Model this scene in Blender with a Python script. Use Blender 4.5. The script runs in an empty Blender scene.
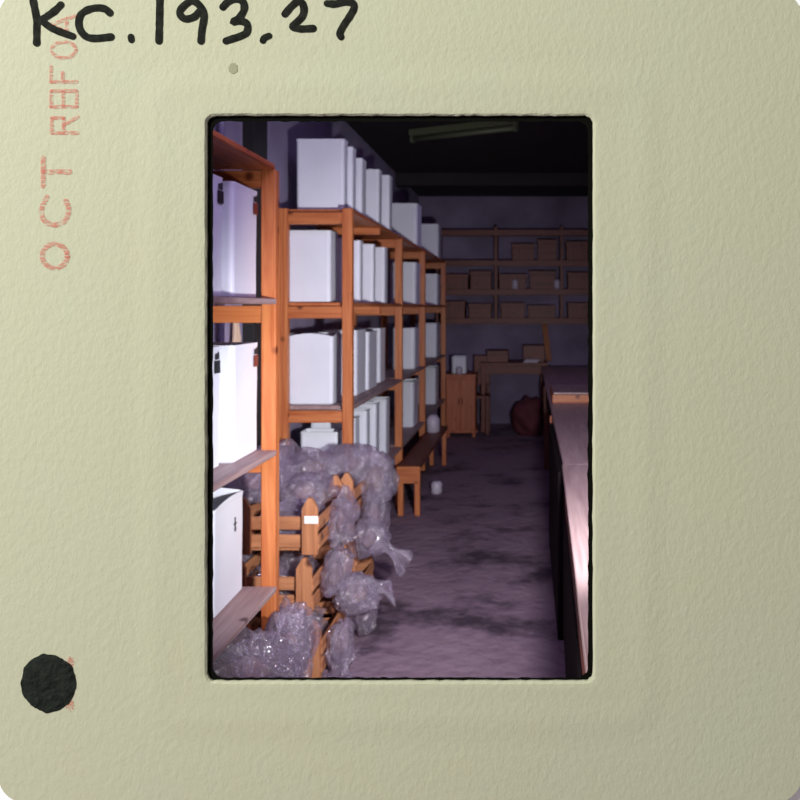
import bpy, bmesh, math, random
from mathutils import Vector, noise, Matrix
S = bpy.context.scene
COL = S.collection
F = 785.0; VX = 528.0; VY = 308.0; EYE = 1.5
S.view_settings.view_transform = 'Standard'
try: S.view_settings.look = 'None'
except Exception: pass
S.view_settings.gamma = 1.0
S.view_settings.exposure = 0.0
S.view_settings.use_curve_mapping = False

# ------------------------------------------------------------------ materials
def new_mat(name):
    m = bpy.data.materials.new(name); m.use_nodes = True
    return m, m.node_tree, m.node_tree.nodes['Principled BSDF']
def N(t, kind, **kw):
    n = t.nodes.new(kind)
    for k, v in kw.items(): setattr(n, k, v)
    return n
def flat(name, col, rough=.6, var=0.0, scale=8, bump=0.0, bscale=60, metal=0.0, spec=.5):
    m, t, b = new_mat(name)
    b.inputs['Roughness'].default_value = rough
    b.inputs['Metallic'].default_value = metal
    b.inputs['Specular IOR Level'].default_value = spec
    b.inputs['Base Color'].default_value = (*col, 1)
    tc = N(t, 'ShaderNodeTexCoord')
    if var > 0:
        nz = N(t, 'ShaderNodeTexNoise'); nz.inputs['Scale'].default_value = scale; nz.inputs['Detail'].default_value = 6
        t.links.new(tc.outputs['Object'], nz.inputs['Vector'])
        mp = N(t, 'ShaderNodeMapRange'); mp.inputs['From Min'].default_value = .3; mp.inputs['From Max'].default_value = .7
        mp.inputs['To Min'].default_value = 1 - var; mp.inputs['To Max'].default_value = 1 + var
        t.links.new(nz.outputs['Fac'], mp.inputs['Value'])
        mx = N(t, 'ShaderNodeVectorMath', operation='SCALE'); mx.inputs[0].default_value = col
        t.links.new(mp.outputs['Result'], mx.inputs['Scale'])
        t.links.new(mx.outputs['Vector'], b.inputs['Base Color'])
    if bump > 0:
        nb = N(t, 'ShaderNodeTexNoise'); nb.inputs['Scale'].default_value = bscale; nb.inputs['Detail'].default_value = 4
        t.links.new(tc.outputs['Object'], nb.inputs['Vector'])
        bp = N(t, 'ShaderNodeBump'); bp.inputs['Strength'].default_value = bump; bp.inputs['Distance'].default_value = .01
        t.links.new(nb.outputs['Fac'], bp.inputs['Height']); t.links.new(bp.outputs['Normal'], b.inputs['Normal'])
    return m
def wood(name, axis, dark, light, rough=.45, knots=True):
    m, t, b = new_mat(name)
    tc = N(t, 'ShaderNodeTexCoord')
    oi = N(t, 'ShaderNodeObjectInfo')
    add = N(t, 'ShaderNodeVectorMath', operation='ADD')
    sc = N(t, 'ShaderNodeVectorMath', operation='SCALE'); sc.inputs['Scale'].default_value = 37.0
    cmb = N(t, 'ShaderNodeCombineXYZ')
    for i in range(3): t.links.new(oi.outputs['Random'], cmb.inputs[i])
    t.links.new(cmb.outputs[0], sc.inputs[0])
    t.links.new(tc.outputs['Object'], add.inputs[0]); t.links.new(sc.outputs[0], add.inputs[1])
    mp = N(t, 'ShaderNodeMapping')
    s = [38, 38, 38]; s['XYZ'.index(axis)] = 2.2
    mp.inputs['Scale'].default_value = s
    t.links.new(add.outputs[0], mp.inputs['Vector'])
    nz = N(t, 'ShaderNodeTexNoise'); nz.inputs['Scale'].default_value = 1.0; nz.inputs['Detail'].default_value = 5
    nz.inputs['Distortion'].default_value = 1.2
    t.links.new(mp.outputs[0], nz.inputs['Vector'])
    rp = N(t, 'ShaderNodeValToRGB')
    rp.color_ramp.elements[0].position = .3; rp.color_ramp.elements[0].color = (*dark, 1)
    rp.color_ramp.elements[1].position = .68; rp.color_ramp.elements[1].color = (*light, 1)
    t.links.new(nz.outputs['Fac'], rp.inputs['Fac'])
    out = rp.outputs['Color']
    if knots:
        vo = N(t, 'ShaderNodeTexVoronoi'); vo.inputs['Scale'].default_value = 7.0
        t.links.new(add.outputs[0], vo.inputs['Vector'])
        kr = N(t, 'ShaderNodeMapRange'); kr.inputs['From Min'].default_value = .06; kr.inputs['From Max'].default_value = .16
        t.links.new(vo.outputs['Distance'], kr.inputs['Value'])
        mx = N(t, 'ShaderNodeMix', data_type='RGBA')
        mx.inputs['A'].default_value = (dark[0]*.35, dark[1]*.3, dark[2]*.3, 1)
        t.links.new(kr.outputs[0], mx.inputs['Factor']); t.links.new(out, mx.inputs['B'])
        out = mx.outputs['Result']
    t.links.new(out, b.inputs['Base Color'])
    b.inputs['Roughness'].default_value = rough
    bp = N(t, 'ShaderNodeBump'); bp.inputs['Strength'].default_value = .25; bp.inputs['Distance'].default_value = .004
    t.links.new(nz.outputs['Fac'], bp.inputs['Height']); t.links.new(bp.outputs['Normal'], b.inputs['Normal'])
    return m
PD, PL = (.40, .095, .026), (.60, .215, .072)
W = {a: wood('pine_'+a, a, PD, PL) for a in 'XYZ'}
GREYW = wood('weathered_board', 'Y', (.26, .16, .16), (.40, .29, .28), .6)
CR = {a: wood('crate_wood_'+a, a, (.28, .10, .04), (.50, .22, .10), .7) for a in 'XYZ'}
DK = {a: wood('dark_wood_'+a, a, (.11, .024, .013), (.20, .050, .026), .5) for a in 'XYZ'}
REDW = wood('red_brown_wood', 'Z', (.36, .085, .035), (.55, .16, .06), .5)
BENCHTOP = wood('bench_top_wood', 'Y', (.36, .24, .24), (.52, .38, .37), .42, knots=False)
WHITE = flat('white_plastic', (.76, .80, .88), .42, .04, 5)
CARD = flat('cream_card_edge', (.82, .84, .80), .6)
BLACK = flat('black_print', (.012, .012, .014), .5)
LABELR = flat('dark_red_label', (.16, .025, .018), .5)
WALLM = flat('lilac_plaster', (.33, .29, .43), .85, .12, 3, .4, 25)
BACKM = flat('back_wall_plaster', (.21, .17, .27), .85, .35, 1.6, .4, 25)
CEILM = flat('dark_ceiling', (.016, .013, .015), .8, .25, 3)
DARKPOST = flat('black_painted_timber', (.006, .006, .006), .7)
LIGHTWALL = flat('white_front_wall', (.93, .93, .93), .9)
GREEN = flat('dull_green_metal', (.11, .13, .075), .5)
TAN = flat('tan_wood', (.58, .42, .30), .6)
STEEL = flat('dull_blue_metal_pipe', (.30, .29, .42), .4)
SILVER = flat('pale_grey_pot', (.55, .50, .60), .4)
DARKRED = flat('dark_red_cloth', (.10, .02, .03), .8, .3, 6)

# concrete floor with stains
m, t, b = new_mat('stained_concrete'); FLOORM = m
tc = N(t, 'ShaderNodeTexCoord')
n1 = N(t, 'ShaderNodeTexNoise'); n1.inputs['Scale'].default_value = 2.3; n1.inputs['Detail'].default_value = 9; n1.inputs['Roughness'].default_value = .62
mpf = N(t, 'ShaderNodeMapping'); mpf.inputs['Scale'].default_value = (1.0, 1.0, 1.0); mpf.inputs['Location'].default_value = (3.1, 1.7, 0)
t.links.new(tc.outputs['Object'], mpf.inputs['Vector']); t.links.new(mpf.outputs[0], n1.inputs['Vector'])
r1 = N(t, 'ShaderNodeValToRGB')
e = r1.color_ramp.elements
e[0].position = .36; e[0].color = (.060, .038, .060, 1)
e[1].position = .48; e[1].color = (.235, .160, .215, 1)
e2 = r1.color_ramp.elements.new(.72); e2.color = (.30, .21, .265, 1)
t.links.new(n1.outputs['Fac'], r1.inputs['Fac']); t.links.new(r1.outputs['Color'], b.inputs['Base Color'])
b.inputs['Roughness'].default_value = .8
n2 = N(t, 'ShaderNodeTexNoise'); n2.inputs['Scale'].default_value = 14; n2.inputs['Detail'].default_value = 6
t.links.new(tc.outputs['Object'], n2.inputs['Vector'])
bp = N(t, 'ShaderNodeBump'); bp.inputs['Strength'].default_value = .6; bp.inputs['Distance'].default_value = .03
t.links.new(n2.outputs['Fac'], bp.inputs['Height']); t.links.new(bp.outputs['Normal'], b.inputs['Normal'])
STAIN = flat('dark_oil_stain', (.07, .045, .065), .7, .3, 12)

# clear plastic of the bags: see-through film, milky at its folds and rims, with bright crumples
m = bpy.data.materials.new('clear_crumpled_plastic'); m.use_nodes = True; PLASTIC = m; t = m.node_tree
t.nodes.remove(t.nodes['Principled BSDF']); mo = t.nodes['Material Output']
tc = N(t, 'ShaderNodeTexCoord')
def crease(scale, dist, width):
    n_ = N(t, 'ShaderNodeTexNoise'); n_.inputs['Scale'].default_value = scale; n_.inputs['Detail'].default_value = 2.5; n_.inputs['Distortion'].default_value = dist
    t.links.new(tc.outputs['Object'], n_.inputs['Vector'])
    a_ = N(t, 'ShaderNodeMath', operation='SUBTRACT'); a_.inputs[1].default_value = .5; t.links.new(n_.outputs['Fac'], a_.inputs[0])
    b_ = N(t, 'ShaderNodeMath', operation='ABSOLUTE'); t.links.new(a_.outputs[0], b_.inputs[0])
    r_ = N(t, 'ShaderNodeMapRange'); r_.inputs['From Min'].default_value = 0; r_.inputs['From Max'].default_value = width
    r_.inputs['To Min'].default_value = 1; r_.inputs['To Max'].default_value = 0
    t.links.new(b_.outputs[0], r_.inputs['Value']); return r_.outputs[0], b_.outputs[0]
c1_, h1_ = crease(7, 1.3, .03); c2_, h2_ = crease(17, 2.2, .03)
hs = N(t, 'ShaderNodeMath', operation='ADD'); t.links.new(h1_, hs.inputs[0]); t.links.new(h2_, hs.inputs[1])
bp = N(t, 'ShaderNodeBump'); bp.inputs['Strength'].default_value = 1.0; bp.inputs['Distance'].default_value = .05; bp.invert = True
t.links.new(hs.outputs[0], bp.inputs['Height'])
tr = N(t, 'ShaderNodeBsdfTransparent'); tr.inputs['Color'].default_value = (.93, .90, .95, 1)
di = N(t, 'ShaderNodeBsdfDiffuse'); di.inputs['Color'].default_value = (.64, .56, .69, 1)
tl = N(t, 'ShaderNodeBsdfTranslucent'); tl.inputs['Color'].default_value = (.64, .56, .69, 1)
dt = N(t, 'ShaderNodeMixShader'); dt.inputs[0].default_value = .4; t.links.new(di.outputs[0], dt.inputs[1]); t.links.new(tl.outputs[0], dt.inputs[2])
gl = N(t, 'ShaderNodeBsdfGlossy'); gl.inputs['Color'].default_value = (1, .98, 1, 1); gl.inputs['Roughness'].default_value = .14
t.links.new(bp.outputs['Normal'], gl.inputs['Normal'])
lw = N(t, 'ShaderNodeLayerWeight'); lw.inputs['Blend'].default_value = .3
pw_ = N(t, 'ShaderNodeMath', operation='POWER'); pw_.inputs[1].default_value = 2.0; t.links.new(lw.outputs['Facing'], pw_.inputs[0])
q1 = N(t, 'ShaderNodeMath', operation='MULTIPLY_ADD'); q1.inputs[1].default_value = .40; q1.inputs[2].default_value = .10; t.links.new(pw_.outputs[0], q1.inputs[0])
q2 = N(t, 'ShaderNodeMath', operation='MULTIPLY_ADD'); q2.inputs[1].default_value = .26; t.links.new(c1_, q2.inputs[0]); t.links.new(q1.outputs[0], q2.inputs[2])
q3 = N(t, 'ShaderNodeMath', operation='MULTIPLY_ADD', use_clamp=True); q3.inputs[1].default_value = .10; t.links.new(c2_, q3.inputs[0]); t.links.new(q2.outputs[0], q3.inputs[2])
m1 = N(t, 'ShaderNodeMixShader'); t.links.new(q3.outputs[0], m1.inputs[0]); t.links.new(tr.outputs[0], m1.inputs[1]); t.links.new(dt.outputs[0], m1.inputs[2])
m2 = N(t, 'ShaderNodeMixShader'); m2.inputs[0].default_value = .19; t.links.new(m1.outputs[0], m2.inputs[1]); t.links.new(gl.outputs[0], m2.inputs[2])
t.links.new(m2.outputs[0], mo.inputs['Surface'])
INNER = flat('bag_contents_brown', (.26, .16, .14), .9, .5, 14, .8, 18)

# card of the slide mount
m, t, b = new_mat('mount_card'); MOUNTM = m
tc = N(t, 'ShaderNodeTexCoord')
n1 = N(t, 'ShaderNodeTexNoise'); n1.inputs['Scale'].default_value = 3.0; n1.inputs['Detail'].default_value = 8; n1.inputs['Roughness'].default_value = .7
t.links.new(tc.outputs['Object'], n1.inputs['Vector'])
r1 = N(t, 'ShaderNodeValToRGB')
r1.color_ramp.elements[0].position = .3; r1.color_ramp.elements[0].color = (.425, .425, .295, 1)
r1.color_ramp.elements[1].position = .7; r1.color_ramp.elements[1].color = (.415, .430, .315, 1)
t.links.new(n1.outputs['Fac'], r1.inputs['Fac']); t.links.new(r1.outputs['Color'], b.inputs['Base Color'])
b.inputs['Roughness'].default_value = .85; b.inputs['Specular IOR Level'].default_value = .25
n2 = N(t, 'ShaderNodeTexNoise'); n2.inputs['Scale'].default_value = 75; n2.inputs['Detail'].default_value = 5; n2.inputs['Roughness'].default_value = .65
mpm = N(t, 'ShaderNodeMapping'); mpm.inputs['Rotation'].default_value = (0, .5, 0); mpm.inputs['Scale'].default_value = (1.25, 1, .8)
t.links.new(tc.outputs['Object'], mpm.inputs['Vector']); t.links.new(mpm.outputs[0], n2.inputs['Vector'])
bp = N(t, 'ShaderNodeBump'); bp.inputs['Strength'].default_value = .40; bp.inputs['Distance'].default_value = .004
t.links.new(n2.outputs['Fac'], bp.inputs['Height']); t.links.new(bp.outputs['Normal'], b.inputs['Normal'])
INK = flat('black_marker_ink', (.012, .013, .010), .9, .5, 90, spec=.08)
DOTM = flat('dark_green_black_ink', (.010, .013, .010), .8, .5, 60, .5, 120, spec=.12)
SMUDGE = flat('faint_olive_smudge', (.25, .255, .16), .85)
FILMB = flat('black_film_border', (.003, .003, .002), .9, spec=.05)
m, t, b = new_mat('patchy_red_stamp_ink'); STAMP = m
tc = N(t, 'ShaderNodeTexCoord')
b.inputs['Base Color'].default_value = (.58, .12, .085, 1); b.inputs['Roughness'].default_value = .8
mpm = N(t, 'ShaderNodeMapping'); mpm.inputs['Scale'].default_value = (90, 1, 330)
t.links.new(tc.outputs['Object'], mpm.inputs['Vector'])
n1 = N(t, 'ShaderNodeTexNoise'); n1.inputs['Scale'].default_value = 1.0; n1.inputs['Detail'].default_value = 3
t.links.new(mpm.outputs[0], n1.inputs['Vector'])
gx = N(t, 'ShaderNodeSeparateXYZ'); t.links.new(tc.outputs['Object'], gx.inputs[0])
r = N(t, 'ShaderNodeMapRange'); r.inputs['From Min'].default_value = .38; r.inputs['From Max'].default_value = .58
r.inputs['To Min'].default_value = .10; r.inputs['To Max'].default_value = 1.05
t.links.new(n1.outputs['Fac'], r.inputs['Value'])
# ink is heavier at the left end of the letters and along the month
def pxX(x, d): return (x - VX) * d / F
def pxZ(y, d): return EYE - (y - VY) * d / F
DM = 1.30
g = N(t, 'ShaderNodeMapRange'); g.inputs['From Min'].default_value = pxX(40, DM); g.inputs['From Max'].default_value = pxX(76, DM)
g.inputs['To Min'].default_value = 1.5; g.inputs['To Max'].default_value = .40
t.links.new(gx.outputs['X'], g.inputs['Value'])
g2 = N(t, 'ShaderNodeMapRange'); g2.inputs['From Min'].default_value = pxZ(140, DM); g2.inputs['From Max'].default_value = pxZ(150, DM)
g2.inputs['To Min'].default_value = .80; g2.inputs['To Max'].default_value = 1.2
t.links.new(gx.outputs['Z'], g2.inputs['Value'])
mu = N(t, 'ShaderNodeMath', operation='MULTIPLY'); t.links.new(r.outputs[0], mu.inputs[0]); t.links.new(g.outputs[0], mu.inputs[1])
mu2 = N(t, 'ShaderNodeMath', operation='MULTIPLY', use_clamp=True); t.links.new(mu.outputs[0], mu2.inputs[0]); t.links.new(g2.outputs[0], mu2.inputs[1])
t.links.new(mu2.outputs[0], b.inputs['Alpha'])

# ------------------------------------------------------------------ builders
def box(bm, x0, x1, y0, y1, z0, z1, bev=0.0, mat=None):
    b2 = bmesh.new()
    bmesh.ops.create_cube(b2, size=1)
    for v in b2.verts:
        v.co = Vector(((x0+x1)/2 + v.co.x*(x1-x0), (y0+y1)/2 + v.co.y*(y1-y0), (z0+z1)/2 + v.co.z*(z1-z0)))
    if bev: bmesh.ops.bevel(b2, geom=list(b2.edges), offset=bev, segments=1, affect='EDGES', profile=.7)
    if mat is not None: bmesh.ops.transform(b2, matrix=mat, verts=b2.verts)
    me = bpy.data.meshes.new('t'); b2.to_mesh(me); b2.free(); bm.from_mesh(me); bpy.data.meshes.remove(me)
def tube(bm, pts, rad, n=10, cap=True):
    rings = []
    for i, p in enumerate(pts):
        p = Vector(p); a = Vector(pts[max(i-1, 0)]); c = Vector(pts[min(i+1, len(pts)-1)])
        d = (c-a).normalized(); up = Vector((0, 0, 1)) if abs(d.z) < .9 else Vector((1, 0, 0))
        u = d.cross(up).normalized(); w = u.cross(d)
        rr = rad[i] if isinstance(rad, (list, tuple)) else rad
        rings.append([bm.verts.new(p + rr*(math.cos(2*math.pi*k/n)*u + math.sin(2*math.pi*k/n)*w)) for k in range(n)])
    for a, c in zip(rings, rings[1:]):
        for k in range(n): bm.faces.new((a[k], a[(k+1) % n], c[(k+1) % n], c[k]))
    if cap:
        bm.faces.new(rings[0][::-1]); bm.faces.new(rings[-1])
def obj(name, bm, mat, parent=None, smooth=False, origin=None):
    bmesh.ops.recalc_face_normals(bm, faces=bm.faces)
    me = bpy.data.meshes.new(name); 
    if origin is None and parent is None:
        xs = [v.co for v in bm.verts]
        origin = Vector(((min(v.x for v in xs)+max(v.x for v in xs))/2, (min(v.y for v in xs)+max(v.y for v in xs))/2, min(v.z for v in xs)))
    o = bpy.data.objects.new(name, me)
    if parent is None:
        bmesh.ops.translate(bm, verts=bm.verts, vec=-Vector(origin)); o.location = origin
    else:
        o.parent = parent
    bm.to_mesh(me); bm.free()
    me.materials.append(mat)
    if smooth:
        for p in me.polygons: p.use_smooth = True
    COL.objects.link(o)
    return o
def thing(name, label, cat, loc=(0, 0, 0), rz=0, group=None):
    o = bpy.data.objects.new(name, None); o.empty_display_size = .05
    o.location = loc; o.rotation_euler = (0, 0, rz); COL.objects.link(o)
    o['label'] = label; o['category'] = cat
    if group: o['group'] = group
    return o
def tag(o, label, cat, group=None):
    o['label'] = label; o['category'] = cat
    if group: o['group'] = group
    return o
def struct(name, bm, mat):
    o = obj(name, bm, mat, None); o['kind'] = 'structure'; return o
def simple(name, parts, mat, label, cat, group=None, bev=.003):
    bm = bmesh.new()
    for p in parts: box(bm, *p, bev=bev)
    return tag(obj(name, bm, mat), label, cat, group)
def bxo(name, dims, mat, parent, bev=.003):
    bm = bmesh.new(); box(bm, *dims, bev=bev); return obj(name, bm, mat, parent)
def rel(o, dims):   # world box -> box relative to an unrotated empty
    l = o.location
    return (dims[0]-l.x, dims[1]-l.x, dims[2]-l.y, dims[3]-l.y, dims[4]-l.z, dims[5]-l.z)

# ------------------------------------------------------------------ setting
YB = 10.2; XL = -1.42; XR = 1.35; ZC = 2.95; YF = 1.42
bm = bmesh.new(); box(bm, -3.2, 3.2, -2.5, YB+.1, -.1, 0); struct('floor', bm, FLOORM).location.z = -.1
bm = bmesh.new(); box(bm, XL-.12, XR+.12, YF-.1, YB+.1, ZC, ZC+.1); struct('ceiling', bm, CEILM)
bm = bmesh.new(); box(bm, XL-.1, XL, YF-.05, YB, 0, ZC); struct('wall_left', bm, WALLM)
bm = bmesh.new(); box(bm, XR, XR+.1, YF-.05, YB, 0, ZC); struct('wall_right', bm, WALLM)
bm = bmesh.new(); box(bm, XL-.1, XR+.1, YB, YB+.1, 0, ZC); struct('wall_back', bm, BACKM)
# front wall with a rectangular opening behind the slide mount
ox0, ox1, oz0, oz1 = -.68, .22, .72, 1.96
bm = bmesh.new()
box(bm, -3.2, ox0, 1.316, YF, 0, 3.3); box(bm, ox1, 3.2, 1.316, YF, 0, 3.3)
box(bm, ox0, ox1, 1.316, YF, 0, oz0); box(bm, ox0, ox1, 1.316, YF, oz1, 3.3)
struct('wall_front', bm, LIGHTWALL)
bm = bmesh.new(); box(bm, XL, XL+.06, 3.9, 4.1, 0, ZC, .004); struct('trim_1', bm, DARKPOST)
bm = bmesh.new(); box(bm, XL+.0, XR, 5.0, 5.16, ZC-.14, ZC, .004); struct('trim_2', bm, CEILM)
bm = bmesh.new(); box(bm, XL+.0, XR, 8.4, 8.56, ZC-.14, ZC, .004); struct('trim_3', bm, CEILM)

# ------------------------------------------------------------------ slide mount
def rrect(x0, y0, x1, y1, r, per=16, seg=14):
    """rounded rectangle in photo-frame units, same number of points whatever its size"""
    pts = []
    cs = [(x1-r, y0+r, -90), (x1-r, y1-r, 0), (x0+r, y1-r, 90), (x0+r, y0+r, 180)]
    for i, (cx, cy, a0) in enumerate(cs):
        for k in range(seg+1):
            a = math.radians(a0 + 90*k/seg); pts.append((cx + r*math.cos(a), cy + r*math.sin(a)))
        nx = cs[(i+1) % 4]; a = math.radians(nx[2])
        p = pts[-1]; q = (nx[0] + r*math.cos(a), nx[1] + r*math.sin(a))
        for k in range(1, per*4): f = k/(per*4); pts.append((p[0]+(q[0]-p[0])*f, p[1]+(q[1]-p[1])*f))
    return pts
def W3(x, y, d): return Vector((pxX(x, DM), d, pxZ(y, DM)))
def sdf(x, y, x0, y0, x1, y1, r):
    cx, cy = (x0+x1)/2, (y0+y1)/2; hx, hy = (x1-x0)/2 - r, (y1-y0)/2 - r
    dx, dy = abs(x-cx)-hx, abs(y-cy)-hy
    return math.hypot(max(dx, 0), max(dy, 0)) + min(max(dx, dy), 0) - r
def relief(x, y):
    s = sdf(x, y, 148, 78, 652, 728, 30)
    h = .00085*math.exp(-((s+8)/15)**2) - .0003*math.exp(-((s-16)/14)**2)
    s2 = sdf(x, y, 206, 115, 593, 682, 9)
    h -= .0007*math.exp(-(s2/4.0)**2)
    h += .0005*noise.noise(Vector((x*.006, y*.006, 3.3)))*2
    return h
mount = thing('slide_mount', 'pale yellow-green card slide mount with black handwritten number, framing the dim storeroom', 'slide mount', W3(400, 803, DM))
ML = mount.location
def m_rel(bm): bmesh.ops.translate(bm, verts=bm.verts, vec=-ML)
inner = rrect(206, 115, 593, 682, 9); outer = rrect(-2, -10, 802, 803, 28)
mid = rrect(148, 78, 652, 728, 30); inner2 = rrect(204.4, 113.4, 595.4, 684.2, 10)
bm = bmesh.new(); rings = []
def ring(pts, d, use_relief=True, jit=0):
    rv = []
    for i, (x, y) in enumerate(pts):
        j = jit*noise.noise(Vector((x*.35, y*.35, 1.7)))
        cx, cy = 400, 398
        L = math.hypot(x-cx, y-cy) or 1
        xx, yy = x + j*(x-cx)/L, y + j*(y-cy)/L
        rv.append(bm.verts.new(W3(xx, yy, d - (relief(x, y) if use_relief else 0))))
    return rv
rings.append(ring(inner, DM+.007, False, .9)); rings.append(ring(inner, DM+.003, False, .9))
K1, K2 = 26, 30
for k in range(K1+1):
    f = k/K1
    rings.append(ring([(a[0]+(c[0]-a[0])*f, a[1]+(c[1]-a[1])*f) for a, c in zip(inner2, mid)], DM, True, .9*(1-f) if k < 2 else 0))
for k in range(1, K2+1):
    f = k/K2
    rings.append(ring([(a[0]+(c[0]-a[0])*f, a[1]+(c[1]-a[1])*f) for a, c in zip(mid, outer)], DM))
rings.append(ring(outer, DM+.007, False))
n = len(inner)
for a, c in zip(rings, rings[1:]):
    for k in range(n): bm.faces.new((a[k], a[(k+1) % n], c[(k+1) % n], c[k]))
for k in range(n): bm.faces.new((rings[-1][k], rings[-1][(k+1) % n], rings[0][(k+1) % n], rings[0][k]))
m_rel(bm); obj('card_frame', bm, MOUNTM, mount, smooth=False)
# black unexposed edge of the film, just behind the card
bm = bmesh.new()
fi = rrect(213, 121.5, 588, 677.5, 11); fo = rrect(190, 100, 609, 697, 14)
df = DM+.008
def flatring(pts, d, jit=0):
    rv = []
    for x, y in pts:
        j = jit*(noise.noise(Vector((x*.22, y*.22, 9.1)))); L = math.hypot(x-400, y-398)
        k = d/DM
        rv.append(bm.verts.new(Vector((pxX(x + j*(x-400)/L, DM)*k, d, EYE + (pxZ(y + j*(y-398)/L, DM)-EYE)*k))))
    return rv
a, c, e, f_ = flatring(fi, df, 1.3), flatring(fo, df), flatring(fo, df+.006), flatring(fi, df+.006, 1.3)
for p, q in ((a, c), (c, e), (e, f_), (f_, a)):
    for k in range(n): bm.faces.new((p[k], p[(k+1) % n], q[(k+1) % n], q[k]))
m_rel(bm); o = obj('film_border', bm, FILMB, mount); o['label'] = 'black edge of the film showing inside the mount opening'

def smooth_pts(pts, sub=6):
    if len(pts) < 3:
        a, c = pts; return [(a[0]+(c[0]-a[0])*i/sub, a[1]+(c[1]-a[1])*i/sub) for i in range(sub+1)]
    P = [pts[0]] + list(pts) + [pts[-1]]; out = []
    for i in range(1, len(P)-2):
        for k in range(sub):
            u = k/sub; p0, p1, p2, p3 = P[i-1], P[i], P[i+1], P[i+2]
            out.append(tuple(.5*((2*p1[j]) + (-p0[j]+p2[j])*u + (2*p0[j]-5*p1[j]+4*p2[j]-p3[j])*u*u + (-p0[j]+3*p1[j]-3*p2[j]+p3[j])*u**3) for j in (0, 1)))
    out.append(pts[-1]); return out
def stroke(bm, pts, r, h, idx=0, jit=.12):
    """a pressed pen stroke: a closed low ridge with round ends lying on the card"""
    pts = smooth_pts(pts); L = []; Rr = []
    def rad(p): return r*(1 + jit*noise.noise(Vector((p[0]*.2, p[1]*.2, idx))))
    m_ = len(pts)
    dirs = []
    for i in range(m_):
        a, c = pts[max(i-1, 0)], pts[min(i+1, m_-1)]; d = (c[0]-a[0], c[1]-a[1]); l = math.hypot(*d) or 1; dirs.append((d[0]/l, d[1]/l))
    outl = []
    for p, d in zip(pts, dirs): rr = rad(p); L.append((p[0]-d[1]*rr, p[1]+d[0]*rr)); Rr.append((p[0]+d[1]*rr, p[1]-d[0]*rr))
    def V(p, lift): return bm.verts.new(W3(p[0], p[1], DM - relief(p[0], p[1]) - lift))
    lv = [V(p, .0008) for p in L]; rv = [V(p, .0008) for p in Rr]; cv = [V(p, .0008+h) for p in pts]
    for i in range(m_-1):
        bm.faces.new((lv[i], lv[i+1], cv[i+1], cv[i])); bm.faces.new((cv[i], cv[i+1], rv[i+1], rv[i]))
    for end, s in ((0, -1), (m_-1, 1)):
        p, d = pts[end], dirs[end]; rr = rad(p); fan = [lv[end]]
        for k in range(1, 8):
            a = math.pi*k/8; fan.append(V((p[0] - d[1]*rr*math.cos(a) + s*d[0]*rr*math.sin(a), p[1] + d[0]*rr*math.cos(a) + s*d[1]*rr*math.sin(a)), .0008))
        fan.append(rv[end])
        for q, w in zip(fan, fan[1:]): bm.faces.new((q, w, cv[end]))
glyphs = [
 [[(32.5,-3),(35,9),(37,20),(37,31),(37,43)], [(61,5),(55,11),(48,16),(42,20)], [(42,21),(50,27),(58,31),(73,36.5)]],
 [[(110,13),(105,9),(97,8),(88,10),(81,15),(79,23),(81,31),(87,37),(96,38.5),(111,37)]],
 [[(131,37),(131.5,40)]],
 [[(160,-6),(159.5,20),(159,41)]],
 [[(199,12),(194,17),(186,19),(181,16),(180,11),(185,5),(192,1),(198,4),(203,11),(204,18),(202,30),(201,41)]],
 [[(223,7),(228,2),(236,-1),(243,2),(244,10),(239,18),(233,22),(240,21),(247,24),(247,32),(241,36),(232,39),(226,41)]],
 [[(263,40.5),(264.5,38),(269,36)]],
 [[(285,14),(291,7),(297,2),(302,3),(304,10),(302,17),(295,24),(293,27),(300,29),(313,28.5)]],
 [[(327,3.5),(335,4),(345,2),(352,3),(354,8),(350,16),(344,25),(340,33),(341,37)]],
]
for gi, gl in enumerate(glyphs):
    bm = bmesh.new()
    for si, s in enumerate(gl): stroke(bm, s, 3.7 if gi not in (2, 6) else 3.4, .0006, gi+si*.3)
    m_rel(bm); obj('handwritten_character', bm, INK, mount)
def ell(cx, cy, rx, ry): return [(cx+rx*math.cos(a*math.pi/9), cy+ry*math.sin(a*math.pi/9)) for a in range(19)]
stamp = [
 [ell(55, 256, 12.5, 12)],
 [[(47,197),(42,208),(44,220),(54,225),(65,221),(69,210),(66,201)]],
 [[(43.5,158),(43.5,186)], [(45,172),(70,172)]],
 [[(52,133),(78,133)], [(52,133),(52,119)], [(52,118),(64,118)], [(64,132),(64,119)], [(64,125),(78,117)]],
 [[(51,107),(77,107)], [(51.5,106),(51.5,92)], [(63.5,106),(63.5,92)], [(77,106),(77,92)], [(52,91),(76,91)]],
 [[(51,82),(77,82)], [(51.5,81),(51.5,67)], [(63,81),(63,73)]],
 [ell(64, 50, 12, 8)],
 [[(51,25),(75,16)], [(51,25),(75,36)], [(67,19),(67,32)]],
]
for si, gl in enumerate(stamp):
    bm = bmesh.new()
    for s in gl: stroke(bm, s, 2.6 if si < 3 else 1.9, .0001, si)
    m_rel(bm); o = obj('stamped_character', bm, STAMP, mount)
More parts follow.
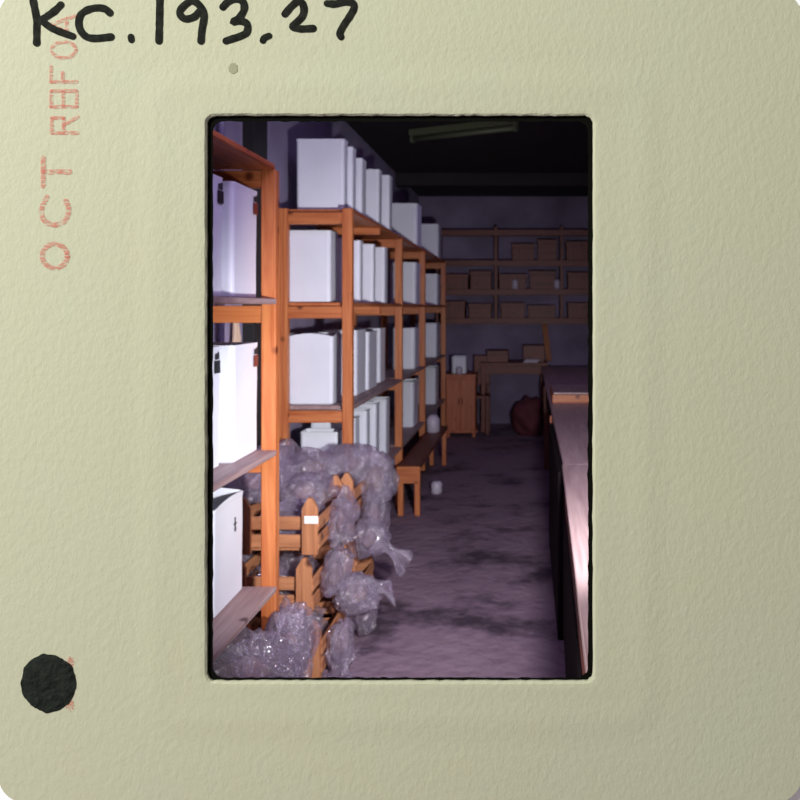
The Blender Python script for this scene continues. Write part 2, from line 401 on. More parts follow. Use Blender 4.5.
# ink dot
def blob(cx, cy, rx, ry, h, mat, name, amp=.05, seed=0, lift=.0006):
    bm = bmesh.new(); NN = 72; rr = []
    for k in range(9):
        f = k/8
        row = []
        for i in range(NN):
            a = 2*math.pi*i/NN
            w = 1 + amp*noise.noise(Vector((math.cos(a)*3, math.sin(a)*3, seed)))*2 + amp*.5*noise.noise(Vector((math.cos(a)*9, math.sin(a)*9, seed)))
            x, y = cx + rx*w*f*math.cos(a), cy + ry*w*f*math.sin(a)
            hh = h*(1-f**8)*(.7+.5*noise.noise(Vector((x*.25, y*.25, seed))))
            row.append(bm.verts.new(W3(x, y, DM - relief(x, y) - lift - hh)))
        rr.append(row)
    for a, c in zip(rr, rr[1:]):
        for i in range(NN): bm.faces.new((a[i], a[(i+1) % NN], c[(i+1) % NN], c[i]))
    bmesh.ops.remove_doubles(bm, verts=bm.verts, dist=1e-6)
    m_rel(bm); return obj(name, bm, mat, mount)
blob(70.5, 662.5, 4, 5, .0001, STAMP, 'red_ink_trace', .3, 4, .0004); blob(69.5, 704, 4, 6.5, .0001, STAMP, 'red_ink_trace', .3, 5, .0004)
blob(48.7, 683, 27.3, 29.3, .0018, DOTM, 'ink_dot', .05, 2.2)
blob(233, 68.5, 4.5, 5.5, .00005, SMUDGE, 'smudge', .1, 8)

# ------------------------------------------------------------------ white bins
def make_bin(label, x0, x1, y0, y1, z, h=.40, rz=0.0, group='white bins', bulge=0.0, sticker=None, r=.018, lean=0.0, mark=False, dent=0):
    """x0..x1 across the shelf, y0..y1 along it; open-topped, thin-walled"""
    cx, cy = (x0+x1)/2, (y0+y1)/2; w, d = x1-x0, y1-y0
    o = thing('storage_bin', label, 'bin', (cx, cy, z), rz, group)
    sd = (x0*31 + y0*17 + z*7)
    def sec(wx, dy, rr, zz, b=0.0):
        pts = []
        for sx, sy, a0 in ((1, -1, -90), (1, 1, 0), (-1, 1, 90), (-1, -1, 180)):
            for k in range(5):
                a = math.radians(a0 + 90*k/4)
                pts.append((sx*(wx/2-rr) + rr*math.cos(a), sy*(dy/2-rr) + rr*math.sin(a)))
            # edge midpoints so a rim can bow
            nx = {(1, -1): (1, 1), (1, 1): (-1, 1), (-1, 1): (-1, -1), (-1, -1): (1, -1)}[(sx, sy)]
            p = pts[-1]; an = math.radians(a0+90); q = (nx[0]*(wx/2-rr) + rr*math.cos(an), nx[1]*(dy/2-rr) + rr*math.sin(an))
            for k in range(1, 6): f = k/6; pts.append((p[0]+(q[0]-p[0])*f, p[1]+(q[1]-p[1])*f))
        out = []
        for x, y in pts:
            edge = max(abs(x)/(wx/2), abs(y)/(dy/2))
            bow = b*(1 - (min(abs(x)/(wx/2), abs(y)/(dy/2)))**2)
            q = .0035*noise.noise(Vector((x*6+sd, y*6, zz*5)))
            out.append(Vector((x*(1+q) + lean*zz, y*(1+q) + q, zz + bow)))
        return out
    bm = bmesh.new(); th = .004
    prof = [(w-.024, d-.024, r, 0, 0), (w-.008, d-.008, r, .006, 0), (w-.007, d-.007, r, h*.35, 0), (w-.005, d-.005, r, h*.7, bulge*.3), (w-.005, d-.005, r, h-.022, bulge*.9),
            (w-.002, d-.002, r, h-.010, bulge), (w-.001, d-.001, r, h, bulge), (w-2*th, d-2*th, r-.003, h, bulge), (w-2*th-.004, d-2*th-.004, r-.003, h-.02, bulge), (w-.02, d-.02, r-.003, .012, 0)]
    rs = [[bm.verts.new(p) for p in sec(*q[:4], q[4])] for q in prof]
    nn = len(rs[0])
    for a, c in zip(rs, rs[1:]):
        for k in range(nn): bm.faces.new((a[k], a[(k+1) % nn], c[(k+1) % nn], c[k]))
    bm.faces.new(rs[0][::-1]); bm.faces.new(rs[-1])
    obj('bin_body', bm, WHITE, o)
    if sticker:
        col, yy = sticker                     # on the aisle face, near its far top corner
        fx = w/2 + .0012 + lean*h
        s = bxo('sticker', (fx-.0006, fx+.0014, yy-.032, yy+.012, h-.088, h-.046), BLACK if col == 'black' else LABELR, o, 0)
        s['label'] = 'black sticker' if col == 'black' else 'dark red sticker'
        bm = bmesh.new()
        for k in range(3): box(bm, fx-.0006, fx+.0014, yy-.026+k*.012, yy-.020+k*.012, h-.043, h-.024+.003*k)
        obj('printed_mark', bm, BLACK, o)
    if mark:
        bm = bmesh.new(); fx = w/2 + .0005
        box(bm, fx-.003, fx+.001, .050, .054, h*.66, h*.80); box(bm, fx-.003, fx+.001, .040, .064, h*.73, h*.742); box(bm, fx-.003, fx+.001, .046, .060, h*.68, h*.69)
        obj('printed_mark', bm, BLACK, o)
    return o

# ------------------------------------------------------------------ racks
SH = [2.04, 1.53, .965, .455]
def frame(root, y, top, x0=-1.355, x1=-.95, rails=True, skip=()):
    for px in (x0, x1-.055):
        bxo('post', rel(root, (px, px+.055, y, y+.048, 0, top)), W['Z'], root)
    for i, z in enumerate(SH):
        if i in skip: continue
        bxo('end_rail', rel(root, (x0+.055, x1-.055, y+.004, y+.042, z-.021-.065, z-.021)), W['X'], root)
near = thing('storage_rack', 'nearest pine rack at left, holding the large stickered white bins', 'rack', (-1.15, 2.25, 0), 0)
frame(near, 1.60, 2.022); frame(near, 2.952, 2.022)
SN = [2.040, 1.535, .967, .455]
for i, z in enumerate(SN):
    ext = -.944 if i else -.95
    bxo('shelf_board', rel(near, (-1.36, ext, 1.655, 2.948, z-.021, z)), W['Y'] if i == 0 else GREYW, near)
far = thing('storage_rack', 'long pine rack of three bays running down the left wall behind the crates', 'rack', (-1.15, 6.6, 0), 0)
FR = [4.24, 5.92, 7.24, 9.05]
for y in FR: frame(far, y, 2.04)
for y0, y1 in zip(FR, FR[1:]):
    for z in SH:
        bxo('shelf_board', rel(far, (-1.355, -.953, y0+.050, y1-.002, z-.021, z)), W['Y'] if z > 1 else GREYW, far)
bxo('cross_batten', rel(far, (-1.355, -.955, 5.06, 5.10, SH[0]-.066, SH[0]-.021)), W['X'], far)
bxo('cross_batten', rel(far, (-1.355, -.955, 5.06, 5.10, SH[1]-.066, SH[1]-.021)), W['X'], far)

# bins of the near rack
G1 = 'stickered white bins on the near rack'
make_bin('white bin with black sticker on the upper shelf of the near rack', -1.29, -1.02, 2.375, 2.640, SN[1], .40, .0, G1, sticker=('black', .105))
make_bin('white bin with dark red sticker on the upper shelf of the near rack', -1.28, -1.005, 2.672, 2.935, SN[1], .398, .02, G1, sticker=('red', .10))
make_bin('bright white bin with black sticker on the middle shelf of the near rack', -1.30, -1.030, 2.375, 2.645, SN[2], .405, .0, G1, sticker=('black', .10))
make_bin('bright white bin with dark red sticker on the middle shelf of the near rack', -1.28, -1.005, 2.675, 2.94, SN[2], .405, .02, G1, sticker=('red', .10))
make_bin('white bin on the lowest shelf of the near rack, cut by the frame', -1.34, -1.075, 2.330, 2.585, SN[3], .350, .0, G1, sticker=('black', .09))
make_bin('open white bin with a small handwritten mark on the lowest shelf of the near rack', -1.32, -1.052, 2.615, 2.925, SN[3], .365, .03, G1, mark=True, bulge=.012)
make_bin('white bin standing on top of the near rack, cut by the upper corner', -1.36, -1.12, 2.40, 2.66, SN[0], .36, .0, G1)

# bins of the far rack
def row(z, lst, where, grp):
    words = ['nearest', 'second', 'third', 'fourth', 'fifth']
    for i, q in enumerate(lst):
        x0, x1, y0, y1 = q[:4]; h = q[4] if len(q) > 4 else .40; kw = q[5] if len(q) > 5 else {}
        nm = words[i] if i < len(lst)-1 else 'farthest'
        make_bin('white bin, %s of %d, %s' % (nm, len(lst), where), x0, x1, y0, y1, z, h, kw.pop('rz', 0.0), grp, **kw)
b1 = 'first bay of the long rack'; ww = ('on top', 'upper shelf', 'middle shelf', 'lowest shelf')
row(SH[0], [(-1.292, -1.018, 4.36, 4.46, .40), (-1.27, -1.003, 4.50, 4.61, .385), (-1.29, -1.004, 4.76, 4.90, .37), (-1.27, -.995, 5.26, 5.38, .39), (-1.26, -.976, 5.55, 5.68, .40)], b1+', on top', 'bins on top of the long rack')
row(SH[1], [(-1.345, -1.090, 4.34, 4.52, .40), (-1.33, -1.075, 4.58, 4.68, .38), (-1.29, -1.015, 4.76, 4.86, .38), (-1.27, -.987, 5.03, 5.11, .38), (-1.26, -.975, 5.36, 5.48, .385)], b1+', upper shelf', 'bins on the upper shelf of the first bay')
row(SH[2], [(-1.335, -1.075, 4.34, 4.56, .375, dict(bulge=.02)), (-1.25, -1.035, 4.76, 5.04, .40), (-1.25, -1.03, 5.09, 5.38, .38), (-1.33, -1.05, 5.60, 5.80, .39)], b1+', middle shelf', 'bins on the middle shelf of the first bay')
row(SH[3], [(-1.27, -1.055, 4.36, 4.50, .355), (-1.28, -1.01, 4.60, 4.74, .40), (-1.28, -.995, 4.85, 4.97, .41), (-1.28, -.985, 5.10, 5.24, .42), (-1.28, -1.0, 5.55, 5.70, .40)], b1+', lowest shelf', 'bins on the lowest shelf of the first bay')
for k, (bay, yy, hh) in enumerate((('middle bay', 6.86, .36), ('last bay', 8.50, .35))):
    for i, (z, nm) in enumerate(zip(SH, ('on top of the', 'on the upper shelf of the', 'on the middle shelf of the', 'on the lowest shelf of the'))):
        h = (.375, .37, .36, .40)[i] if k == 0 else (.37, .34, .37, .40)[i]
        make_bin('white bin %s %s of the long rack' % (nm, bay), -1.235+.02*i*(1-k), -.965-.01*i, yy, yy+.30, z, h, 0, 'bins in the %s' % bay, r=.03)
# second bins in the last bay
for i, (z, nm) in enumerate(zip(SH[1:3], ('upper', 'middle'))):
    make_bin('white bin on the %s shelf at the far end of the last bay' % nm, -1.22, -1.0, 8.83, 9.03, z, .34, 0, 'bins in the last bay', r=.03)

# ------------------------------------------------------------------ crates
def make_crate(label, x0, x1, y0, y1, z, rz=0.0, H=.165, tip=.235):
    cx, cy = (x0+x1)/2, (y0+y1)/2; w, d = x1-x0, y1-y0
    o = thing('wooden_crate', label, 'crate', (cx, cy, z), rz, 'slatted wooden crates')
    pw = .064
    for sx in (-1, 1):
        for sy in (-1, 1):
            bm = bmesh.new()
            xa, xb = (sx*w/2, sx*(w/2-pw)); ya, yb = sy*(d/2), sy*(d/2-.020)
            xa, xb = min(xa, xb), max(xa, xb); ya, yb = min(ya, yb), max(ya, yb)
            xm = (xa+xb)/2
            prof = [(xa, 0), (xb, 0), (xb, tip-.044), (xb-.014, tip-.018), (xm+.007, tip), (xm-.007, tip), (xa+.014, tip-.018), (xa, tip-.044)]
            fa = [bm.verts.new((x, ya, zz)) for x, zz in prof]; fb = [bm.verts.new((x, yb, zz)) for x, zz in prof]
            bm.faces.new(fa); bm.faces.new(fb[::-1])
            for k in range(8): bm.faces.new((fa[k], fa[(k+1) % 8], fb[(k+1) % 8], fb[k]))
            obj('corner_post', bm, CR['Z'], o)
    for sy in (-1, 1):
        for zz in (.022, .098):
            ya = sy*(d/2-.021); yb = sy*(d/2-.031)
            bxo('end_slat', (-w/2+.006, w/2-.006, min(ya, yb), max(ya, yb), zz, zz+.055), CR['X'], o, .002)
    for sx in (-1, 1):
        for zz in (.022, .098):
            xa = sx*(w/2-.004); xb = sx*(w/2+.006)
            bxo('side_slat', (min(xa, xb), max(xa, xb), -d/2+.004, d/2-.004, zz, zz+.055), CR['Y'], o, .002)
    bxo('bottom_panel', (-w/2+.006, w/2-.006, -d/2+.033, d/2-.033, .008, .018), CR['Y'], o, .001)
    return o
make_crate('slatted crate on the floor at the front of the bag heap, lowest of its stack', -1.185, -.838, 3.17, 3.63, 0.0)
c2 = make_crate('slatted crate in the middle of the front stack, above the floor crate', -1.225, -.888, 3.22, 3.68, .236)
c1 = make_crate('slatted crate on top of the front stack, white tag on its corner post', -1.222, -.878, 3.27, 3.73, .472)
bm = bmesh.new(); box(bm, .118, .176, -.236, -.2301, .130, .162, .002); o = obj('paper_tag', bm, CARD, c1); o['label'] = 'white paper tag'
bm = bmesh.new(); box(bm, -.165, -.14, -.236, -.2301, .03, .075, .002); o = obj('paper_tag', bm, CARD, c1); o['label'] = 'white paper tag'
make_crate('slatted crate on the floor under bags, lowest of the rear stack', -1.19, -.83, 3.77, 4.20, 0.0)
make_crate('slatted crate in the middle of the rear stack by the long rack', -1.19, -.83, 3.78, 4.21, .236)
make_crate('slatted crate on top of the rear stack, its post tips between bags', -1.19, -.84, 3.77, 4.20, .472)
make_crate('slatted crate on the floor under the lowest shelf of the near rack', -1.20, -.86, 2.50, 2.93, 0.0)

# ------------------------------------------------------------------ clear plastic bags
def make_bag(label, c, r, seed, neck=None, rough=1.0):
    c = Vector(c); rx, ry, rz = r
    o = thing('plastic_bag', label, 'plastic bag', (c.x, c.y, c.z-rz), 0, 'clear plastic bags')
    off = Vector((seed*3.7, seed*1.3, seed*7.9))
    rn = random.Random(int(seed*100))
    folds = []
    for q in range(8):
        d = Vector((rn.gauss(0, 1), rn.gauss(0, 1), rn.gauss(0, 1))).normalized()
        fq = .8*1.36**q; folds.append((d, fq, rn.random(), .085/(fq**.62)))
    def tri(x): return abs((x % 1.0)*2 - 1)*2 - 1
    def lump(k0, sub, rough, ph):
        bm = bmesh.new(); bmesh.ops.create_icosphere(bm, subdivisions=sub, radius=1)
        for v in bm.verts:
            p = v.co.copy()
            q = p + .30*Vector((noise.noise(p*1.4+off), noise.noise(p*1.4+off+Vector((9, 0, 0))), noise.noise(p*1.4+off+Vector((0, 9, 0)))))
            k = 1 + .30*noise.noise(p*1.2 + off)
            for d, fq, f0, am in folds: k += rough*am*tri(q.dot(d)*fq + f0 + ph)
            k *= k0
            sx = Vector((p.x*rx*k, p.y*ry*k, p.z*rz*k))
            if sx.z < -rz*.8: sx.z = -rz*.8 + (sx.z + rz*.8)*.12
            v.co = sx + Vector((0, 0, rz*.86))
        return bm
    bm = lump(1.03, 5, rough, 0); zmin = min(v.co.z for v in bm.verts)
    bmesh.ops.translate(bm, verts=bm.verts, vec=(0, 0, -zmin))
    obj('bag_body', bm, PLASTIC, o, smooth=True)
    bm = lump(.80, 4, 1.3*rough, .37); bmesh.ops.translate(bm, verts=bm.verts, vec=(0, 0, -zmin))
    obj('inner_fold', bm, PLASTIC, o, smooth=False)
    bm = lump(.46, 3, .8, .6); bmesh.ops.translate(bm, verts=bm.verts, vec=(0, 0, -zmin))
    obj('bag_contents', bm, INNER, o, smooth=True)
    if neck:
        d = Vector(neck); L = d.length; d.normalize()
        up = Vector((0, 0, 1)); u = d.cross(up).normalized(); w = u.cross(d)
        base = Vector((d.x*rx*.62, d.y*ry*.62, rz*.9 + d.z*rz*.62))
        bm = bmesh.new(); rings = []
        for i in range(15):
            f = i/14
            R = .075 - .045*math.sin(math.pi*min(1, f*1.15)) - .012*f
            rw = []
            for k in range(48):
                a = 2*math.pi*k/48
                pl = 1 + (.25+.25*f)*math.sin(a*9 + seed + 1.5*f) + .15*noise.noise(Vector((math.cos(a)*2, math.sin(a)*2, f*3+seed)))
                rw.append(bm.verts.new(base + d*(L*f) + R*pl*(math.cos(a)*u + .62*math.sin(a)*w) - Vector((0, 0, .05*f*f))))
            rings.append(rw)
        for a, c2_ in zip(rings, rings[1:]):
            for k in range(48): bm.faces.new((a[k], a[(k+1) % 48], c2_[(k+1) % 48], c2_[k]))
        nk = obj('bag_neck', bm, PLASTIC, o, smooth=True); nk['label'] = 'gathered, pleated mouth of the bag'
    return o
make_bag('large crumpled clear bag filling the lower left corner below the lowest shelf', (-.985, 2.68, .245), (.185, .20, .150), 1.0)
make_bag('clear bag bulging in front of the near rack post, above the floor crate', (-.885, 2.86, .27), (.09, .085, .14), 2.0)
make_bag('small clear bag between near rack post and the lowest front crate', (-.93, 3.06, .22), (.10, .085, .15), 2.7)
make_bag('clear bag inside the lowest crate of the front stack', (-1.01, 3.40, .105), (.120, .165, .080), 3.0, rough=1.2)
make_bag('clear bag inside the middle crate of the front stack, showing between slats', (-1.055, 3.45, .345), (.120, .165, .082), 4.0, rough=1.2)
make_bag('clear bag inside the top crate of the front stack, showing between slats', (-1.05, 3.50, .575), (.120, .165, .082), 5.0, rough=1.2)
make_bag('clear bag heaped on the left of the top front crate behind the near rack', (-1.22, 3.52, .76), (.13, .18, .11), 6.0)
make_bag('clear bag at the peak of the heap, in front of the lowest white bins', (-1.07, 3.90, .71), (.14, .16, .10), 7.0)
make_bag('clear bag resting on the front of the heap above the top crate', (-1.03, 3.58, .68), (.13, .15, .08), 8.0)
make_bag('clear bag at the back left of the heap against the wall', (-1.26, 3.90, .74), (.12, .17, .11), 9.0)
make_bag('clear bag on the heap beside the foot of the long rack post', (-.92, 4.02, .72), (.11, .15, .09), 9.6)
make_bag('clear bag sagging over the aisle edge of the heap, beside the long rack', (-.795, 4.06, .64), (.10, .15, .14), 10.0)
make_bag('clear bag hanging low along the aisle side of the rear stack', (-.785, 4.02, .45), (.07, .17, .15), 11.0)
make_bag('clear bag with pleated mouth fanning out into the aisle', (-.775, 3.80, .40), (.085, .13, .09), 12.0, neck=(.145, -.02, -.06))
make_bag('shiny clear bag bulging into the aisle below the fanned one', (-.77, 3.52, .235), (.10, .12, .085), 13.0, neck=(.10, .02, .02))
make_bag('clear bag draped on the aisle side of the top front crate', (-.84, 3.56, .56), (.055, .15, .12), 14.0)
make_bag('clear bag squeezed beside the middle front crate', (-.835, 3.42, .36), (.05, .15, .10), 15.0)
make_bag('small clear bag on the floor at the foot of the front crate', (-.785, 3.30, .10), (.05, .10, .10), 16.0, neck=(.02, -.09, -.05))
make_bag('clear bag on the floor under the bulging bag, by the rear stack', (-.77, 3.66, .11), (.06, .12, .11), 17.0)
make_bag('clear bag low at the left, beside the middle crate behind the near rack post', (-1.30, 3.46, .38), (.07, .20, .20), 18.0)

# ------------------------------------------------------------------ things on the left wall and ceiling
def pipe(x, y, z0, z1, r, mat, label):
    bm = bmesh.new(); tube(bm, [(x, y, z0), (x, y, z1)], r, 12); return tag(obj('wall_pipe', bm, mat, smooth=False), label, 'pipe', 'thin pipes on the left wall')
pipe(XL+.03, 3.44, 0, ZC, .018, STEEL, 'thin grey-blue pipe on the left wall, nearest of two behind the near rack')
pipe(XL+.03, 3.56, 0, ZC, .014, STEEL, 'thin grey-blue pipe on the left wall, second behind the near rack')
bm = bmesh.new()
pk = (XL+.035, 3.72)
for s in (-1, 1):
    tube(bm, [(pk[0], pk[1]+s*.004, 1.445), (pk[0]+.005, pk[1]+s*.02, 1.36), (pk[0], pk[1]+s*.040, 1.27)], [.012, .013, .010], 8)
tube(bm, [(pk[0]-.03, pk[1], 1.45), (pk[0]+.02, pk[1], 1.45)], .010, 8)
tag(obj('wooden_tongs', bm, TAN), 'small tan forked wooden tool hanging on the wall behind the near rack', 'tool')
# unlit tube lamp
lamp = thing('tube_lamp', 'unlit greenish tube lamp on the dark ceiling', 'lamp', (-.52, 6.2, ZC), 0)
bxo('lamp_housing', (-.48, .48, -.04, .04, -.05, 0), GREEN, lamp)
bm = bmesh.new(); tube(bm, [(-.46, 0, -.075), (.46, 0, -.075)], .02, 12); obj('lamp_tube', bm, GREEN, lamp, smooth=True)
for s in (-1, 1): bxo('lamp_cap', (s*.47-.015, s*.47+.015, -.02, .02, -.1, -.04), GREEN, lamp)
lamp.rotation_euler = (0, 0, -.45)

# ------------------------------------------------------------------ low bench in the aisle by the rack
lb = thing('low_bench', 'low plank bench beside the long rack, orange end facing us', 'bench', (-.86, 6.6, 0), 0)
bxo('bench_top', (-.085, .085, -.943, 1.0, .335, .36), DK['Y'], lb)
bxo('end_board', (-.085, .085, -.965, -.945, .24, .36), W['X'], lb)
for sx in (-1, 1):
    for yy in (-.92, .9): bxo('leg', (sx*.06-.02, sx*.06+.02, yy-.02, yy+.02, 0, .335), W['Z'], lb)
bm = bmesh.new(); tube(bm, [(-.74, 6.35, 0), (-.74, 6.35, .01), (-.74, 6.35, .08), (-.74, 6.35, .10)], [.035, .045, .045, .030], 16)
tag(obj('small_pot', bm, SILVER, smooth=True), 'small pale pot on the floor beside the low bench', 'pot')
bm = bmesh.new(); tube(bm, [(-.87, 7.2, .36), (-.87, 7.2, .37), (-.87, 7.2, .48), (-.87, 7.2, .52)], [.05, .06, .06, .035], 16)
tag(obj('small_pot', bm, SILVER, smooth=True), 'small pale pot standing on the far end of the low bench', 'pot')

# ------------------------------------------------------------------ orange cabinet and back of the room
cab = thing('cabinet', 'orange-brown wooden cabinet at the end of the long rack', 'cabinet', (-.78, 9.30, 0), 0)
bxo('cabinet_body', (-.17, .17, -.2, .2, .05, .70), REDW, cab)
bxo('cabinet_top', (-.18, .18, -.22, .21, .70, .73), REDW, cab)
for s in (-1, 1):
    dd = bxo('door', (s*.083-.078, s*.083+.078, -.218, -.2, .09, .67), REDW, cab)
    bxo('handle', (s*.02-.006, s*.02+.006, -.236, -.218, .38, .46), DK['Z'], dd)
for sx in (-1, 1):
    for sy in (-1, 1): bxo('leg', (sx*.15-.02, sx*.15+.02, sy*.18-.02, sy*.18+.02, 0, .05), REDW, cab)
make_bin('small white tub on top of the orange-brown cabinet', -.90, -.72, 9.20, 9.42, .73, .20, 0, 'white bins', r=.03)
bm = bmesh.new(); tube(bm, [(-.80, 9.12, .73), (-.80, 9.12, .74), (-.80, 9.12, .80), (-.80, 9.12, .82)], [.03, .038, .038, .025], 14)
tag(obj('small_pot', bm, SILVER, smooth=True), 'small pale pot in front of the white tub on the cabinet', 'pot')

tb = thing('back_table', 'dark wooden table standing against the back wall', 'table', (-.18, 9.75, 0), 0)
bxo('table_top', (-.40, .42, -.3, .3, .80, .84), DK['X'], tb)
bxo('apron', (-.36, .38, -.28, -.25, .70, .80), DK['X'], tb)
for sx in (-.36, .36):
    for sy in (-.26, .26): bxo('leg', (sx-.025, sx+.025, sy-.025, sy+.025, 0, .80), DK['Z'], tb)
simple('cardboard_box', [(-.50, -.24, 9.55, 9.85, .84, .98)], DK['X'], 'low dark brown box on the left of the back table', 'box')
simple('cardboard_box', [(-.06, .20, 9.60, 9.90, .84, 1.04)], DK['X'], 'dark brown box on the right of the back table', 'box')
ps = thing('paper_stack', 'small pile of pale papers on the edge of the back table', 'papers', (.03, 9.54, .84))
for k in range(4):
    bm = bmesh.new(); box(bm, -.09+.006*k, .09+.004*k, -.055, .045, .004*k*2.5, .004*k*2.5+.009, .001, Matrix.Rotation(.08*k, 4, 'Z')); obj('paper_sheet', bm, SILVER, ps)
ch = thing('chair', 'dark wooden chair between the cabinet and the back table', 'chair', (-.56, 9.45, 0), 0)
bxo('seat', (-.1, .1, -.18, .18, .43, .46), DK['Y'], ch)
for sx in (-1, 1):
    for sy in (-1, 1): bxo('leg', (sx*.08-.018, sx*.08+.018, sy*.16-.018, sy*.16+.018, 0, .43 if sy < 0 else .46), DK['Z'], ch)
bm = bmesh.new(); box(bm, -.1, .1, .15, .175, .56, .92, .004); box(bm, -.09, -.06, .15, .175, .46, .58); box(bm, .06, .09, .15, .175, .46, .58); obj('backrest', bm, DK['Z'], ch)
# dark cloth bundle under the table
bm = bmesh.new(); bmesh.ops.create_icosphere(bm, subdivisions=4, radius=1)
for v in bm.verts:
    p = v.co.copy(); k = 1+.3*noise.noise(p*1.6)+.12*noise.noise(p*4); v.co = Vector((p.x*.20*k, p.y*.18*k, max(p.z*.24*k, -.2)+.2))
bmesh.ops.translate(bm, verts=bm.verts, vec=(.02, 9.30, 0))
tag(obj('cloth_bundle', bm, DARKRED, smooth=True), 'dark red cloth bundle on the floor in front of the back table', 'bundle')
bm = bmesh.new(); box(bm, -.035, .035, -.014, .014, 0, .62, .003); 
o = obj('leaning_board', bm, CR['Z']); o.location = (.26, 9.80, .84); o.rotation_euler = (math.radians(-22), math.radians(-6), 0)
tag(o, 'narrow brown board leaning against the back wall on the right', 'board')
# shelving on the back wall
ws = thing('back_shelving', 'dark brown shelving across the top of the back wall', 'shelf', (.10, 9.98, 1.33), 0)
for z in (1.36, 1.72, 2.08, 2.46):
    bxo('shelf_board', rel(ws, (-1.15, 1.3, 9.78, 10.19, z-.03, z)), DK['X'], ws)
    bxo('shelf_lip', rel(ws, (-1.15, 1.3, 9.76, 9.78, z-.06, z+.015)), DK['X'], ws)
for x in (-1.15, -.42, .40, 1.26):
    bxo('upright', rel(ws, (x, x+.04, 9.785, 10.19, 1.33, 2.52)), DK['Z'], ws)
rnd = random.Random(4)
shelf_items = {1.36: [(-1.05, .26, .22), (-.74, .28, .19), (-.34, .30, .20), (.0, .34, .17), (.5, .30, .2), (.85, .3, .2)],
               1.72: [(-1.05, .30, .2), (-.72, .26, .24), (-.36, .34, .2), (.02, .32, .24), (.5, .3, .22), (.85, .3, .2)],
               2.08: [(-.2, .28, .22), (.12, .24, .27), (.48, .32, .25), (.86, .3, .2)]}
nth = ['leftmost', 'second from the left', 'third from the left', 'fourth from the left', 'fifth from the left', 'rightmost']
nmz = {1.36: 'lowest', 1.72: 'middle', 2.08: 'upper'}
for z, its in shelf_items.items():
    for i, (x, w, h) in enumerate(its):
        w_ = w
        bm = bmesh.new(); box(bm, x, x+w_, 9.82, 10.12, z, z+h, .004); box(bm, x-.006, x+w_+.006, 9.814, 10.126, z+h-.05, z+h+.006, .003)
        tag(obj('storage_box', bm, DK['X'] if i % 2 else DK['Z']), 'lidded brown box on the %s back wall shelf, %s' % (nmz[z], nth[i] if i < len(its)-1 else nth[-1]), 'box', 'boxes on the back wall shelves')
for x, lb_ in ((-.16, 'left'), (.36, 'right')):
    bm = bmesh.new(); tube(bm, [(x, 9.79, 1.735), (x, 9.79, 1.74), (x, 9.79, 1.83), (x, 9.79, 1.86)], [.03, .04, .04, .025], 14)
    tag(obj('small_pot', bm, SILVER, smooth=True), 'small pale pot on the middle back wall shelf, %s of two' % lb_, 'pot')

# ------------------------------------------------------------------ work benches on the right
def bench(name, label, loc, rz, L, w, top, planks):
    o = thing(name, label, 'workbench', loc, rz); return o
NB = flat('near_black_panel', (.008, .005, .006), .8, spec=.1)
ba = thing('workbench', 'nearest workbench at right, pale worn top and dark red apron', 'workbench', (.112, 1.455, 0), -math.radians(1.15))
bxo('bench_top', (0, .95, 0, 2.06, .772, .800), BENCHTOP, ba)
bxo('apron', (.010, .035, .02, 2.04, .62, .772), DK['Y'], ba)
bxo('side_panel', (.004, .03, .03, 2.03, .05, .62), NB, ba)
for yy in (.05, 2.0):
    for xx in (.066, .88): bxo('leg', (xx-.03, xx+.03, yy-.03, yy+.03, 0, .772), DK['Z'], ba)
bb = thing('workbench', 'long workbench at right behind the nearest one, tray on its top', 'workbench', (.160, 3.51, 0), 0)
bxo('bench_top', (0, .95, 0, 5.9, .772, .800), BENCHTOP, bb)
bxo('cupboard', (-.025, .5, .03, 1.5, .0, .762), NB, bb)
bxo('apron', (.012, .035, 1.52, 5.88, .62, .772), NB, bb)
for yy in (1.80, 3.8, 5.8):
    for xx in (-.0, .88): bxo('leg', (xx-.012, xx+.034, yy-.025, yy+.025, 0, .772), DK['Z'] if yy > 2 else REDW, bb)
tr = thing('wooden_tray', 'shallow wooden tray with orange front edge on the long workbench', 'tray', (.44, 6.10, .80), 0)
bxo('front_board', (-.26, .40, -.32, -.30, 0, .060), W['X'], tr)
bxo('back_board', (-.26, .40, .30, .32, 0, .060), W['X'], tr)
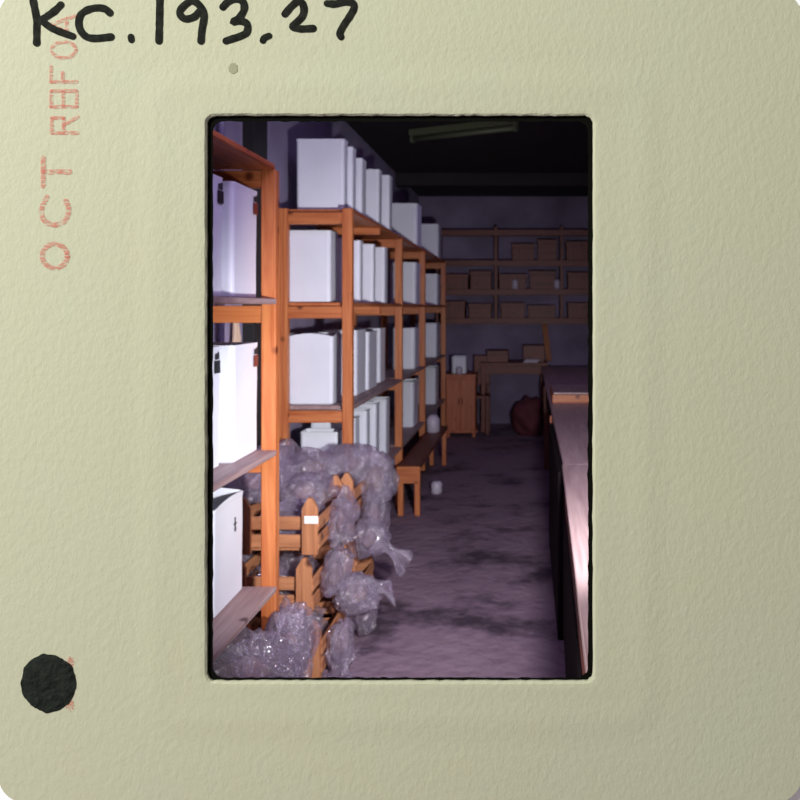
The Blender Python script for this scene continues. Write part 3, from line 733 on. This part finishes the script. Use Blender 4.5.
for x in (-.26, .38): bxo('side_board', (x, x+.02, -.30, .30, 0, .060), W['Y'], tr)
bxo('lid', (-.252, .392, -.295, .315, .060, .075), BENCHTOP, tr)

# ------------------------------------------------------------------ lights
def area(name, loc, target, size, power, col):
    l = bpy.data.lights.new(name, 'AREA'); l.energy = power; l.size = size; l.color = col
    o = bpy.data.objects.new(name, l); COL.objects.link(o); o.location = loc
    o.rotation_euler = (Vector(target)-Vector(loc)).to_track_quat('-Z', 'Y').to_euler(); return o
area('copy_lamp', (-3.6, -2.0, 4.1), (-.3, DM, 1.4), .9, 455, (1, .99, .95))
fl = bpy.data.lights.new('flash', 'SPOT'); fl.energy = 345; fl.shadow_soft_size = .05; fl.color = (1.0, .97, 1.0)
fl.spot_size = math.radians(80); fl.spot_blend = 1.0
o = bpy.data.objects.new('flash', fl); COL.objects.link(o); o.location = (.17, 1.46, 1.24)
o.rotation_euler = (Vector((-.86, 4.6, .78))-o.location).to_track_quat('-Z', 'Y').to_euler()
area('room_fill', (.1, 7.0, 2.85), (-.2, 7.0, 0), 1.0, 3, (.60, .42, 1.0))  # added violet fill for the far end, no actual ceiling fitting
area('front_room_fill', (-.1, 2.4, 2.85), (-.6, 4.0, .8), 1.0, 19, (.68, .52, 1.0))  # added fill lifting bench top, floor and shadows; no such fixture in the room
w = bpy.data.worlds.new('room_light'); S.world = w; w.use_nodes = True
w.node_tree.nodes['Background'].inputs[0].default_value = (1, 1, .97, 1)
w.node_tree.nodes['Background'].inputs[1].default_value = .30

# ------------------------------------------------------------------ camera (shift lens, looking straight down the aisle)
c = bpy.data.cameras.new('camera'); c.sensor_width = 36; c.lens = 36*F/800
c.shift_x = -(VX-400)/800; c.shift_y = (VY-400)/800; c.clip_start = .05
c.dof.use_dof = True; c.dof.focus_distance = 1.3; c.dof.aperture_fstop = 8.0
o = bpy.data.objects.new('camera', c); COL.objects.link(o); o.location = (0, 0, EYE); o.rotation_euler = (math.pi/2, 0, 0)
S.camera = o
